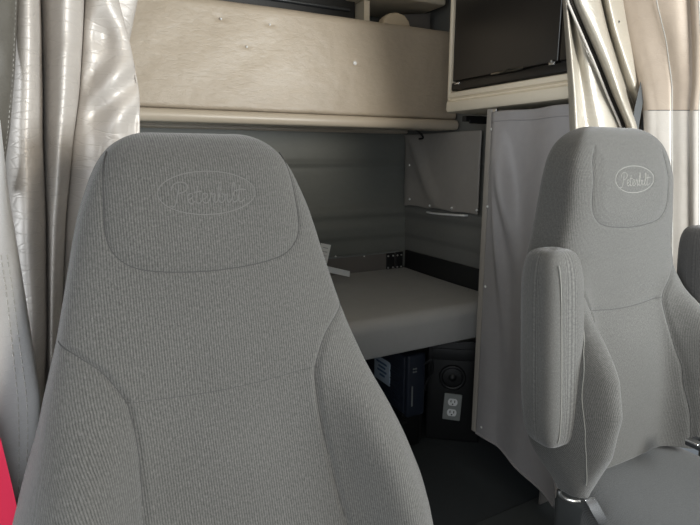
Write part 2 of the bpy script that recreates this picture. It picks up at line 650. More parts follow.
# red door jamb
pts = [at(-60, 330, 'Y', .84), at(-14, 395, 'Y', .84), at(1, 440, 'Y', .84), at(12, 485, 'Y', .84), at(22, 530, 'Y', .84), at(34, 600, 'Y', .84), at(-80, 640, 'Y', .84)]
jm = MB()
b = bmesh.new()
A = [b.verts.new(Vector(p)) for p in pts]
B = [b.verts.new(Vector(p + np.array([-.012, .05, 0]))) for p in pts]
n = len(pts)
for k in range(n):
    b.faces.new((A[k], A[(k + 1) % n], B[(k + 1) % n], B[k]))
fa = b.faces.new(A)
b.faces.new(B[::-1])
bmesh.ops.bevel(b, geom=list(fa.edges), offset=.006, segments=3, profile=.5, affect='EDGES')
jm._add(b)
red = struct(jm.build('door_1', M['red']))
tag(red, 'red painted edge of the door opening at the lower left', None)

# ------------------------------------------------------------------ right curtain
rc = thing('privacy_curtain', 'cream vinyl curtain with a slanting zipper above the farther seat', 'curtain', (1.48, 1.12, .62),
           'sleeper curtains tied back')


def rrow(p):
    dep = [1.16, 1.135, 1.10, 1.135, 1.11, 1.10, 1.095, 1.06, 1.055, 1.115, 1.085, 1.10, 1.15]
    return list(zip(p, dep))


rrows = [(-80, rrow([566, 563, 564, 565, 566, 567, 568, 572, 585, 592, 600, 612, 625])),
         (0, rrow([566, 563, 566, 567.5, 569, 570, 571, 580, 597, 601, 609, 622, 640])),
         (30, rrow([568, 565, 569, 572, 577, 581, 584, 592, 604, 608, 616, 630, 648])),
         (60, rrow([570, 567, 572, 577, 585, 592, 597, 604, 613, 617, 626, 641, 658])),
         (95, rrow([572, 569, 575, 581, 593, 604, 611, 617, 623, 628, 638, 650, 664])),
         (125, rrow([574, 570, 577, 584, 600, 615, 624, 629, 635, 641, 648, 656, 668])),
         (170, rrow([578, 573, 580, 588, 606, 622, 634, 640, 646, 650, 655, 662, 672])),
         (300, rrow([582, 577, 584, 592, 608, 626, 638, 645, 651, 656, 660, 668, 676]))]
cf, V = sheet('curtain_fabric', rrows, M['curtain_right'], rc, ns=180, nr=110, wr=.002, seed=9)
ci = int(round(6 / 12 * 179))
zt = MB()
zr = [i for i in range(0, 75)]
def toward(p, d):
    q = CAM - p
    return p + q / np.linalg.norm(q) * d


zt.tube([toward(V[i][ci], .010) for i in zr], .0085, 8, flat=.6)
zo = zt.build('zipper', M['zip'], rc, label='black zipper')
zt = MB()
n_ = 0
for i in zr:
    for f_ in (0, .34, .67):
        p = toward(V[i][ci] * (1 - f_) + V[i + 1][ci] * f_, .0165)
        n_ += 1
        if n_ % 2:
            zt.box(p - np.array([.001, .001, .0016]), p + np.array([.0150, .003, .0016]))
        else:
            zt.box(p - np.array([.0060, .001, .0016]), p + np.array([.004, .001, .0016]))
zt.build('zipper_teeth', M['zipteeth'], zo)
MB().tube([toward(V[i][ci], .009) + np.array([-.016, 0, -.004]) for i in zr], .0035, 8).build('tape_edge', M['pillar_low'], zo, label='pale tape edge')
p = at(619, 22, 'Y', 1.085)
MB().disc(p + np.array([0, .004, 0]), (-.6, -.8, 0), .005, .006, 14, .001).build('snap', M['hole'], rc, label='dark snap')

# right door pillar panel
pr = [(-110, [(600, 1.17), (606, 1.135), (622, 1.09), (640, 1.045), (650, 1.03), (670, .985), (684, .965), (694, .93), (730, .88), (790, .82)]),
      (0, [(616, 1.15), (620, 1.115), (634, 1.075), (650, 1.035), (656, 1.02), (674, .98), (690, .955), (698, .93), (730, .88), (790, .82)]),
      (40, [(626, 1.13), (629, 1.10), (643, 1.06), (660, 1.02), (666, 1.005), (678, .975), (692, .95), (700, .925), (730, .88), (790, .82)]),
      (85, [(640, 1.10), (642, 1.07), (654, 1.035), (667, 1.005), (672, .995), (682, .97), (693, .945), (700, .925), (730, .88), (790, .82)]),
      (108, [(644, 1.09), (646, 1.055), (657, 1.025), (668, 1.0), (672, .993), (681, .97), (690, .95), (698, .928), (730, .88), (790, .82)]),
      (200, [(646, 1.085), (648, 1.05), (658, 1.02), (668, .998), (672, .99), (681, .968), (690, .948), (698, .926), (730, .88), (790, .82)]),
      (420, [(648, 1.08), (650, 1.045), (660, 1.02), (668, .998), (672, .99), (681, .968), (690, .948), (698, .926), (730, .88), (790, .82)])]
pp, V = sheet('trim_4', pr, M['pillar'], ns=120, nr=90, thick=.01)
struct(pp)
tag(pp, 'padded cream vinyl panel of the right door pillar with stitched seams', None)
pp.data.materials.append(M['pillar_low'])
for q_ in pp.data.polygons:
    if q_.index // 119 >= int(round((108 + 110) / 530 * 89)):
        q_.material_index = 1
nrm = np.array([-.8, -.55, 0])
for frac, nm in ((4 / 9, 'seam'), (7 / 9, 'seam')):
    ci = int(round(frac * 119))
    MB().tube([V[i][ci] + nrm * .0045 for i in range(90)], .0017, 8).build(nm, M['thread'], pp)
ri = int(round((108 + 110) / 530 * 89))
MB().tube([V[ri][c] + nrm * .0045 for c in range(14, 120)], .0014, 8).build('seam', M['seam'], pp)

# belt straps in the gap beside the panel
bt = thing('seat_belt', 'dark grey seat belt straps hanging beside the right pillar panel', 'seat belt', (1.585, 1.075, .9))
for (x0, x1, mt) in ((632, 642, 'belt'), (641, 650, 'belt_dark')):
    a = [at(x0 + 13, 78, 'Y', 1.065), at(x0 + 3, 130, 'Y', 1.065), at(x0, 200, 'Y', 1.065), at(x0, 260, 'Y', 1.065)]
    mb = MB()
    pts = cr(np.array(a), 24)
    vv = []
    for q in pts:
        for dx, dy in ((-.012, 0.004), (.012, -.004), (.0128, -.0025), (-.0112, 0.0055)):
            vv.append(q + np.array([dx, dy, 0]))
    ff = grid_faces(24, 4, wrap=True) + [(0, 1, 2, 3), (92, 93, 94, 95)]
    mesh('strap', vv, ff, M[mt], bt, angle=30)

# ------------------------------------------------------------------ upper bunk, folded up
ub = thing('upper_bunk', 'folded upper bunk with cream vinyl face across the back of the sleeper', 'bunk', (.75, 2.1, 1.45))
Z0, Z1, YB = 1.474, 1.872, 2.05
nx, nz_ = 300, 110
X0, X1 = W_L + .01, 1.683
xs = np.linspace(X0, X1, nx)
# perimeter profile in (y,z): front face with rolled top and bottom
zs = np.linspace(0, 1, nz_)
fz = Z0 + (Z1 - Z0) * zs
R = .035
fy = np.full(nz_, YB)
top = fz > Z1 - R
fy[top] = YB + R - np.sqrt(np.maximum(R * R - (fz[top] - (Z1 - R)) ** 2, 0))
R2 = .018
bot = fz < Z0 + R2
fy[bot] = YB + R2 - np.sqrt(np.maximum(R2 * R2 - (fz[bot] - (Z0 + R2)) ** 2, 0))
GX, GZ = np.meshgrid(xs, fz)
GY = np.repeat(fy[:, None], nx, 1)
for (dx, dz, ds, dr) in ((.569, 1.801, .007, .022), (.759, 1.802, .007, .022), (.664, 1.713, .007, .022), (1.132, 1.689, .006, .016)):
    d2 = ((GX - dx) / 1.5) ** 2 + (GZ - dz) ** 2
    GY += .6 * ds * np.exp(-d2 / (2 * (dr * .42) ** 2)) - .28 * ds * np.exp(-(((GX - dx) / 1.6) ** 2 + (GZ - dz + .014) ** 2) / (2 * .007 ** 2))
GY += .0022 * np.sin(GX * 9 + GZ * 5) + .0012 * np.sin(GX * 21 - GZ * 30)
front = np.stack([GX, GY, GZ], -1).reshape(-1, 3)
back = np.stack([GX, np.full_like(GX, YB + .15), GZ], -1)
verts = list(front)
faces = grid_faces(nz_, nx)
o = len(verts)
verts += [back[0, 0], back[0, -1], back[-1, 0], back[-1, -1]]
faces += [(o, o + 1, o + 3, o + 2)]
faces += [tuple(range(0, nx)) + (o + 1, o), tuple(range((nz_ - 1) * nx, nz_ * nx)) + (o + 3, o + 2)]
faces += [tuple(range(0, nz_ * nx, nx)) + (o + 2, o), tuple(range(nx - 1, nz_ * nx, nx)) + (o + 3, o + 1)]
mesh('bunk_panel', verts, faces, M['cream'], ub, angle=60)
prof_r = []
for a in np.linspace(-2.1, 2.1, 15):
    prof_r.append((YB - .003 - .020 * math.cos(a), 1.449 + .0235 * math.sin(a)))
prof_r += [(YB + .12, 1.471), (YB + .12, 1.427)]
MB().extrude(prof_r, 'X', X0, X1).build('edge_rail', M['rail'], ub, label='rounded cream edge rail')
for (dx, dz) in ((.569, 1.801), (.759, 1.802), (.664, 1.713)):
    MB().disc((dx, YB + .004, dz - .002), (0, -1, 0), .0045, .004, 14, .002).build('button', M['snap'], ub)  # pale disc colour stands in for the glint at each dimple
MB().disc((1.132, YB + .002, 1.689), (0, -1, 0), .009, .005, 16, .003).build('button', M['snap'], ub, label='round button with a painted glint')
# latch under the far end
la = MB()
la.box(at(466, 116, 'Y', 1.80) * 1.0, at(485, 122, 'Y', 1.82), .002)
la.box(at(470, 120, 'Y', 1.79), at(489, 124, 'Y', 1.795), .001)
la.build('latch', M['black'], ub, label='black latch')
hk = MB()
hk.tube(cr(np.array([at(411, 127, 'Y', 2.2), at(416, 130, 'Y', 2.2), at(421, 134, 'Y', 2.2), at(423, 138, 'Y', 2.2), at(419, 139, 'Y', 2.2)]), 16), .005, 8)
hk.tube([at(414, 124, 'Y', 2.2), at(420, 128, 'Y', 2.2)], .008, 8)
hk.build('hook', M['black'], ub, label='small black hook')

# overhead storage
oc = thing('overhead_cabinet', 'dark overhead shelf above the folded upper bunk', 'cabinet', (.7, 2.35, 1.88))
MB().box((W_L + .01, 2.27, 1.885), (1.255, 2.46, 2.30), .006).build('bin_front', M['black'], oc, label='black bin front')
MB().tube([(W_L + .02, 2.262, 1.955), (1.22, 2.262, 1.955)], .008, 10).build('rail', M['bluegrey'], oc)
MB().extrude([(1.262, 2.20), (1.290, 2.20), (1.290, 2.45), (1.262, 2.45)], 'Z', 1.885, 1.99, .004).build('bracket', M['bezel'], oc, label='cream bracket')
MB().box((1.20, 2.12, 1.995), (1.66, 2.46, 2.08), .012).build('shelf', M['bezel'], oc, label='cream shelf edge')
MB().extrude([(1.38, 1.885), (1.66, 1.885), (1.66, 1.99), (1.50, 1.965)], 'Y', 2.24, 2.44, .004).build('shaded_wall_piece', M['greycab'], oc)  # grey block standing in for the side wall in shade
ol = thing('reading_lamp', 'small pale rounded lamp housing above the folded bunk by the cream bracket', 'lamp', (1.39, 2.17, 1.875))
mb = MB()
prof = [(1.315, 1.876), (1.465, 1.876), (1.455, 1.905), (1.43, 1.928), (1.39, 1.936), (1.35, 1.928), (1.325, 1.908)]
mb.extrude(prof, 'Y', 2.12, 2.18, .012)
mb.build('lamp_housing', M['pale'], ol)

# ------------------------------------------------------------------ fridge and its cabinet
XF = 1.45
cab = thing('fridge_cabinet', 'cream cabinet surround holding the black fridge at upper right', 'cabinet', (1.56, 1.5, 1.48))
pf = [(1.432, 1.492), (1.438, 1.483), (1.450, 1.480), (1.690, 1.480), (1.690, 1.560), (1.447, 1.562), (1.441, 1.558), (1.439, 1.541),
      (1.450, 1.534), (1.450, 1.529), (1.433, 1.520)]
MB().extrude(pf, 'Y', 1.195, 1.812, .007).build('bottom_ledge', M['bezel'], cab, label='rounded cream bottom ledge')
MB().box((1.440, 1.797, 1.53), (1.690, 1.815, 2.34), .006).build('side_panel', M['bezel'], cab)
MB().box((1.440, 1.190, 1.565), (1.690, 1.199, 2.34), .004).build('side_panel', M['bezel'], cab)
MB().box((1.462, 1.206, .02), (1.690, 1.214, 1.476), .002).build('light_block_panel', M['greycab'], cab)  # unseen panel added to stop light leaking behind the right curtain
fr = thing('mini_fridge', 'black mini fridge with latch strip set in the cream cabinet', 'fridge', (1.57, 1.5, 1.565))
MB().box((1.465, 1.207, 1.563), (1.680, 1.793, 2.34), .004).build('body', M['fridge2'], fr)
dr = MB().box((1.447, 1.262, 1.603), (1.465, 1.792, 2.33), .005).build('door', M['fridge'], fr, label='smooth black fridge door')
MB().box((1.443, 1.208, 1.566), (1.465, 1.793, 1.597), .004).build('latch_strip', M['fridge2'], fr, label='black strip under the door')
MB().box((1.445, 1.208, 1.603), (1.465, 1.255, 2.33), .004).build('hinge_strip', M['fridge2'], fr)
lt = MB()
lt.box((1.436, 1.40, 1.597), (1.446, 1.56, 1.607), .003)
lt.tube(cr(np.array([(1.437, 1.40, 1.600), (1.432, 1.43, 1.604), (1.431, 1.47, 1.604), (1.437, 1.51, 1.600)]), 16), .0035, 8)
lt.build('handle', M['latch'], fr, label='glossy latch handle')
hb = MB()
hb.box((1.438, 1.268, 1.594), (1.448, 1.292, 1.604), .002)
hb.disc((1.440, 1.28, 1.606), (-1, 0, 0), .005, .004, 12, .001)
hb.build('hinge', M['steel'], fr, label='small steel hinge')
MB().box((1.440, 1.742, 1.588), (1.448, 1.770, 1.596), .002).build('hinge', M['chrome'], fr, label='bright corner hinge')

# ------------------------------------------------------------------ post, closet curtain
po = []
post = struct(MB().extrude([(1.447, 1.566), (1.450, 1.556), (1.457, 1.551), (1.475, 1.551), (1.485, 1.558), (1.485, 1.578), (1.453, 1.583), (1.447, 1.578)], 'Z', .15, 1.478).build('trim_5', M['postm']))
tag(post, 'slim grey-cream post at the rear edge of the hanging curtain', None)

cc = thing('closet_curtain', 'grey vinyl curtain hung below the fridge cabinet beside the farther seat', 'curtain', (1.45, 1.35, .13))
ny, nzc = 120, 150
V = []
yy = np.linspace(1.545, 1.17, ny)
for i in range(nzc):
    t = i / (nzc - 1)
    for j, y in enumerate(yy):
        s = (1.545 - y) / .375
        ztop = 1.464 + .0015 * math.sin(s * 9)
        zb = .150 + .02 * math.sin(s * 3.1) - .02 * s
        z = ztop + (zb - ztop) * t
        x = 1.444
        x -= .085 * (s ** 1.3) * t ** 2.2                                    # flares into the aisle towards its foot
        x += .010 * math.sin(3.0 + s * 10 + t * 2.2) * min(1, s * 4)           # soft vertical folds
        # drape from the top corner
        d = (s - (.10 + .75 * t)) / .085
        x -= .045 * math.exp(-d * d) * math.exp(-((t - .22) / .16) ** 2)
        d = (s - (.06 + .40 * t)) / .055
        x -= .030 * math.exp(-d * d) * math.exp(-((t - .30) / .25) ** 2)
        y2 = y - .105 * s * t ** 3
        V.append((x, y2, z))
o = mesh('curtain_sheet', V, grid_faces(nzc, ny), M['closet'], cc)
md = o.modifiers.new('thickness', 'SOLIDIFY')
md.thickness = .003
md.offset = 0
V = np.array(V).reshape(nzc, ny, 3)
hm = MB()
hm.tube([V[-1][j] + np.array([-.0015, 0, .004]) for j in range(0, ny, 2)], .0045, 8)
hm.build('hem', M['closet'], cc)
hm = MB()
hm.tube([V[4][j] + np.array([-.0015, 0, 0]) for j in range(0, ny, 2)], .0025, 8)
hm.build('hem', M['closet'], cc)
for (px, py) in ((493, 128), (485, 205.5), (485.5, 287), (482, 428)):
    q = at(px, py, 'X', 1.440)
    i = int(np.argmin(np.abs(V[:, 3, 2] - q[2])))
    row = V[i]
    j = int(np.argmin(np.abs(row[:, 1] - q[1])))
    MB().disc(row[j], (-1, -.25, 0), .0055, .0035, 14, .002).build('snap', M['snap'], cc)
gb = MB().box((1.452, 1.535, 1.462), (1.462, 1.575, 1.479), .002)
gb.build('snap', M['steel'], cc)

# ------------------------------------------------------------------ vinyl flap on the side wall, with snaps
fl = thing('window_cover', 'grey vinyl flap snapped over the sleeper side window beside the post', 'window cover', (1.68, 2.15, 1.02))
V = []
ny, nzc = 70, 60
for i in range(nzc):
    t = i / (nzc - 1)
    for j in range(ny):
        s = j / (ny - 1)
        y = 2.452 - .60 * s
        zt_ = 1.418
        zb = 1.035 + .006 * abs(math.sin(s * math.pi * 2.9)) * (s > .05)
        z = zt_ + (zb - zt_) * t
        x = 1.672 - .018 * math.sin(math.pi * min(1, t * 1.02)) * math.sin(math.pi * s) ** .6
        d = (s - (.08 + .42 * t ** .8)) / .09
        x -= .024 * math.exp(-d * d) * (1 - t) ** .3
        d = (s - .08) / .08
        x -= .010 * math.exp(-d * d) * math.exp(-((t - .78) / .12) ** 2)
        V.append((x, y, z))
o = mesh('flap_sheet', V, grid_faces(nzc, ny), M['flap'], fl)
md = o.modifiers.new('thickness', 'SOLIDIFY')
md.thickness = .003
md.offset = 0
for (px, py) in ((410, 165), (410, 199), (430, 205.5), (452, 208), (477, 210)):
    q = at(px, py, 'X', 1.668)
    MB().disc(q + np.array([-.003, -.004, 0]), (-1, -.1, 0), .0065, .005, 14, .003).build('snap', M['snap'], fl)
sh = thing('sheen_strip', 'pale strip painted as a streak of sheen just under the vinyl flap', 'handle', (1.68, 2.12, 1.02))  # streak of sheen modelled as a pale strip
MB().tube(cr(np.array([at(426, 211.8, 'X', 1.694), at(434, 213.3, 'X', 1.662), at(450, 214.7, 'X', 1.66), at(462, 215.5, 'X', 1.662), at(469, 215.5, 'X', 1.694)]), 24), [.0035] + [.0055] * 22 + [.0035], 10).build('sheen_streak', M['snap'], sh)

# ------------------------------------------------------------------ lower bunk
lb = thing('lower_bunk', 'grey vinyl lower bunk with rolled front edge along the rear wall', 'bunk', (.75, 2.05, .50))
R = .05
pr = []
zt_, zb, yf_ = .682, .528, 1.652
for a in np.linspace(0, math.pi / 2, 9):
    pr.append((yf_ + R - R * math.cos(math.pi / 2 - a) if False else yf_ + R * (1 - math.sin(math.pi / 2 - a)), zt_ - R * (1 - math.sin(a))))
pr = [(y, z) for y, z in pr]
# ring: bottom front -> up the front -> over the roll -> top back -> bottom back
ring = [(yf_ + .012, zb), (yf_ + .003, zb + .005), (yf_, zb + .014)]
ring += [(yf_ + R * (1 - math.cos(a)), zt_ - R + R * math.sin(a)) for a in np.linspace(0, math.pi / 2, 10)]
ring += [(y, zt_ - .004 * math.sin((y - yf_) / .8 * math.pi)) for y in np.linspace(yf_ + .10, 2.445, 8)] + [(2.445, zb)]
MB().extrude(ring, 'X', W_L + .01, 1.675).build('mattress', M['bedvinyl'], lb)
MB().box((1.45, 1.70, .500), (1.676, 1.716, .5105), .002).build('edge_strip', M['steel'], lb, label='bright metal strip under the front edge')
bp_ = MB().box((W_L + .01, 2.448, .665), (1.640, 2.462, .775), .003).build('back_panel', M['greycab'], lb, label='low grey panel behind the bunk top')
MB().box((W_L + .01, 2.444, .772), (1.640, 2.464, .780), .003).build('top_edge', M['plate'], bp_)
for px, py in ((335.5, 256.5), (364, 256)):
    MB().disc(at(px, py, 'Y', 2.450), (0, -1, 0), .0055, .004, 12, .002).build('screw', M['snap'], bp_)
sp = MB().box((1.678, 1.70, .664), (1.692, 2.445, .782), .003).build('side_panel', M['black'], lb, label='low black panel at the wall end')
for px, py in ((441, 283), (468, 290.5), (417, 276)):
    q = at(px, py, 'Z', .682)
    MB().disc(q, (0, 0, 1), .006, .003, 12, .001).build('screw', M['steel'], lb)
for k, (lo, hi) in enumerate((((1.552, 2.440, .672), (1.606, 2.446, .772)), ((1.612, 2.438, .672), (1.660, 2.446, .775)))):
    br = MB().box(lo, hi, .002).build('corner_bracket', M['black'], lb, label='black bolted bracket')
    for x in (lo[0] + .010, hi[0] - .012):
        for z in (.690, .757):
            MB().disc((x, lo[1], z), (0, -1, 0), .0052, .004, 12, .002).build('bolt', M['steel'], br)

tg = MB()
a = at(321, 243, 'Y', 2.40)
b2 = at(331, 245, 'Y', 2.40)
c2 = at(327, 264, 'Y', 2.38)
d2 = at(319, 263, 'Y', 2.38)
th = np.array([0, .0015, 0])
tago = mesh('paper_tag', [a, b2, c2, d2, a + th, b2 + th, c2 + th, d2 + th], [(0, 1, 2, 3), (7, 6, 5, 4), (0, 4, 5, 1), (1, 5, 6, 2), (2, 6, 7, 3), (3, 7, 4, 0)], M['white'], smooth=False)
tag(tago, 'white paper tag standing on the lower bunk beside the nearer seat', 'tag')
for k in range(4):
    t = .2 + k * .2
    p0 = (a * (1 - t) + d2 * t) * .75 + (b2 * (1 - t) + c2 * t) * .25
    p1 = (a * (1 - t) + d2 * t) * .25 + (b2 * (1 - t) + c2 * t) * .75
    MB().tube([p0 - th, p1 - th], .0012, 6).build('printed_line', M['plate'], tago)
P = [at(326, 266, 'Y', 2.28), at(350, 271.5, 'Y', 2.26), at(349.5, 277, 'Y', 2.25), at(325, 271.5, 'Y', 2.27)]
th = np.array([0, .004, .001])
sv = [*P] + [p + th for p in P]
so = mesh('belt_end', sv, [(0, 1, 2, 3), (7, 6, 5, 4), (0, 4, 5, 1), (1, 5, 6, 2), (2, 6, 7, 3), (3, 7, 4, 0)], M['webbing'], smooth=False)
tag(so, 'short silver-grey strap end lying on the lower bunk behind the nearer seat', 'strap')

# ------------------------------------------------------------------ under the bunk
iv = thing('power_inverter', 'dark finned inverter box under the lower bunk with a pale sticker', 'inverter', (1.31, 1.9, .0))
mb = MB().box((1.243, 1.80, .17), (1.338, 2.16, .442), .008)
for k in range(7):
    z = .20 + k * .034
    mb.box((1.2385, 1.83, z), (1.246, 2.13, z + .010), .002)
mb.build('case', M['inverter'], iv)
mb = MB().box((1.248, 1.774, .160), (1.342, 1.806, .452), .01)
mb.build('end_plate', M['inverter'], iv)
MB().box((1.236, 1.905, .262), (1.241, 2.04, .378), .001).build('sticker', M['sticker'], iv, label='pale blue and white sticker')
ik = MB()
for (y0, y1, z) in ((1.93, 2.02, .35), (1.94, 2.0, .33), (1.93, 2.01, .31), (1.945, 1.99, .29)):
    ik.box((1.2345, y0, z), (1.2375, y1, z + .010))
ik.build('print', M['ink'], iv)
for (x, z, w_, h_) in ((1.272, .386, .008, .006), (1.284, .386, .008, .006), (1.272, .372, .008, .006), (1.284, .372, .008, .006), (1.268, .215, .0055, .095)):
    MB().box((x, 1.771, z), (x + w_, 1.776, z + h_)).build('print', M['plate'], iv)
cbl = MB().tube(cr(np.array([(1.335, 1.775, .40), (1.355, 1.755, .42), (1.365, 1.755, .37), (1.352, 1.78, .31), (1.345, 1.80, .2), (1.35, 1.82, .02)]), 40), .006, 8)
co = cbl.build('power_cable', M['black'])
tag(co, 'black cable looping beside the inverter under the bunk', 'cable')
co2 = MB().box((1.0, 1.74, .002), (1.232, 2.2, .17), .012).build('storage_box', M['black2'])
tag(co2, 'low black box on the floor left of the inverter under the bunk', 'box')
pl = MB().box((1.24, 1.80, .002), (1.34, 2.16, .168), .006).build('stand', M['black'], iv)

ang = math.atan2(-.62, .785)
MT = Matrix.Translation((1.48, 1.75, 0)) @ Matrix.Rotation(ang, 4, 'Z')
ucab = thing('under_bunk_cabinet', 'black angled cabinet under the bunk carrying a round speaker and an outlet', 'cabinet', (1.55, 1.82, 0))
MB().box((-.118, .0, .002), (.125, .045, .492), .006, M=MT).build('front_panel', M['black2'], ucab)
MB().box((-.10, -.006, .40), (.12, .002, .455), .004, M=MT).build('recess_rail', M['black'], ucab)


def mt(p):
    return np.array(MT @ Vector(p))


fn = np.array((MT.to_3x3() @ Vector((0, -1, 0))))
def on_panel(px, py):
    """where the panel's front plane is seen at a pixel"""
    d = fw + rt * (px - 350) / F - upv * (py - 262.5) / F
    n_ = fn
    q = np.array([1.48, 1.75, 0])
    t = np.dot(q - CAM, n_) / np.dot(d, n_)
    return CAM + d * t


spk = thing('speaker', 'round black speaker on the cabinet above the outlet', 'speaker', on_panel(452.5, 377))
c0 = on_panel(452.5, 377)
u_ = np.array(MT.to_3x3() @ Vector((1, 0, 0)))
ring = [c0 + fn * .006 + .052 * (math.cos(k) * u_ + math.sin(k) * np.array([0, 0, 1.0])) for k in np.linspace(0, 2 * math.pi, 40, endpoint=False)]
MB().tube(ring, .009, 10, closed=True).build('rim', M['black2'], spk)
MB().disc(c0 + fn * .001, fn, .046, .004, 32, .003).build('cone', M['black'], spk)
MB().disc(c0 + fn * .006, fn, .018, .006, 24, .007).build('dust_cap', M['black'], spk)

po_c = on_panel(452.2, 406.5)
out = thing('power_outlet', 'white double outlet on a grey plate under the bunk', 'outlet', po_c)
ML = Matrix.Translation(Vector(po_c)) @ Matrix.Rotation(ang, 4, 'Z') @ Matrix.Rotation(math.radians(3), 4, 'Y')
MB().box((-.040, -.008, -.0645), (.040, .0, .0645), .003, M=ML).build('cover_plate', M['plate'], out)
for zc in (-.026, .026):
    mb = MB()
    c = np.array(ML @ Vector((0, -.008, zc)))
    prof = []
    for k in np.linspace(0, 2 * math.pi, 28, endpoint=False):
        prof.append((.0215 * math.cos(k), max(-.0165, min(.0165, .0215 * math.sin(k)))))
    b = bmesh.new()
    A = [b.verts.new(ML @ Vector((x, -.007, zc + z))) for x, z in prof]
    B = [b.verts.new(ML @ Vector((x, -.0115, zc + z))) for x, z in prof]
    for k in range(28):
        b.faces.new((A[k], A[(k + 1) % 28], B[(k + 1) % 28], B[k]))
    b.faces.new(A[::-1])
    b.faces.new(B)
    mb._add(b)
    so_ = mb.build('socket', M['socket'], out)
    sl = MB()
    sl.box((-.0105, -.0125, zc - .001), (-.0065, -.0105, zc + .010), M=ML)
    sl.box((.0065, -.0125, zc - .001), (.0105, -.0105, zc + .010), M=ML)
    sl.disc(np.array(ML @ Vector((0, -.011, zc - .009))), fn, .0035, .0015, 12, .0002)
    sl.build('slot', M['black'], so_)

# driver door below its window
dd = struct(MB().box((1.66, -.55, .06), (1.72, .80, 1.0), .02).build('door_2', M['greycab']))
tag(dd, 'grey inner panel of the driver door beyond the farther seat', None)
pd = MB().box((1.635, -.40, .70), (1.665, .55, .78), .012).build('armrest_ledge', M['base'], dd)

# ------------------------------------------------------------------ floor mat
fm = MB().box((-.20, -.6, .001), (1.62, 1.252, .012), .004).build('floor_mat', M['mat'])
tag(fm, 'grey rubber floor mat under the seats', 'mat')

# ------------------------------------------------------------------ seats
SP = {}
NEAR = dict(em='emboss', er=.00105, ZT=1.338, front=([.40, .55, .70, .85, .955, 1.05, 1.137, 1.25, 1.36], [.615, .650, .685, .722, .750, .775, .798, .822, .848]),
            depth=([.40, .70, .95, 1.10, 1.25, 1.36], [.15, .15, .145, .14, .135, .12]),
            halfw=([.40, .55, .65, .75, .85, .92, 1.03, 1.10, 1.18, 1.22, 1.27, 1.30, 1.36], [.352, .350, .344, .324, .288, .260, .226, .2085, .189, .178, .158, .142, .110]),
            cz=.545, cy=-.02, mid=.0012, midz=0, bx=.005, zb=.43, lean=.04, pad=.004, mb=.012, sx=0, ba=.105, bw=.068)
FAR = dict(em='thread2', er=.0008, ZT=1.374, front=([.40, .55, .70, .85, .955, 1.05, 1.137, 1.25, 1.40], [.757, .762, .768, .783, .812, .816, .814, .822, .856]),
           depth=([.40, .55, .70, .85, .95, 1.05, 1.15, 1.25, 1.32, 1.40], [.09, .095, .10, .11, .13, .15, .148, .134, .116, .09]),
           halfw=([.40, .55, .65, .75, .85, .92, 1.03, 1.10, 1.18, 1.25, 1.30, 1.34, 1.40], [.280, .284, .286, .282, .268, .254, .232, .218, .207, .200, .186, .160, .118]),
           cz=.492, cy=.10, mid=.004, midz=-.028, bx=-.014, zb=.515, lean=0, pad=.004, mb=.0, sx=.13, ba=.146, bw=.058)


def halfw(z):
    return smooth_interp(z, *SP['halfw'])


def front(z):
    return smooth_interp(z, *SP['front'])


def depth(z):
    return smooth_interp(z, *SP['depth'])


U_LINE = cr(np.array([(-.128, 1.322), (-.140, 1.29), (-.1465, 1.235), (-.1465, 1.180), (-.127, 1.150), (-.092, 1.136), (-.03, 1.129), (.03, 1.129), (.092, 1.136), (.127, 1.150),
                      (.1465, 1.180), (.1465, 1.235), (.140, 1.29), (.128, 1.322)]), 160)
SIDE = cr(np.array([(-.221, 1.046), (-.195, 1.027), (-.170, 1.004), (-.147, .966), (-.141, .935), (-.140, .88), (-.147, .79), (-.162, .68), (-.182, .55)]), 90)
MID = np.array([(-.146, .962), (-.07, .953), (0, .950), (.07, .953), (.146, .962)])
MID = cr(MID, 60)
OVAL = np.array([(.074 * math.cos(a), 1.246 + .0325 * math.sin(a)) for a in np.linspace(0, 2 * math.pi, 72, endpoint=False)])


def dist_poly(x, z, line):
    d = np.full(x.shape, 9.0)
    for a, b in zip(line[:-1], line[1:]):
        ab = b - a
        L = ab @ ab + 1e-12
        t = np.clip(((x - a[0]) * ab[0] + (z - a[1]) * ab[1]) / L, 0, 1)
        d = np.minimum(d, np.hypot(x - a[0] - t * ab[0], z - a[1] - t * ab[1]))
    return d


def sstep(t):
    t = np.clip(t, 0, 1)
    return t * t * (3 - 2 * t)


def side_line():
    L_ = SIDE.copy()
    L_[:, 0] *= 1 + SP['sx'] * np.clip((.95 - L_[:, 1]) / .16, 0, 1)
    return L_


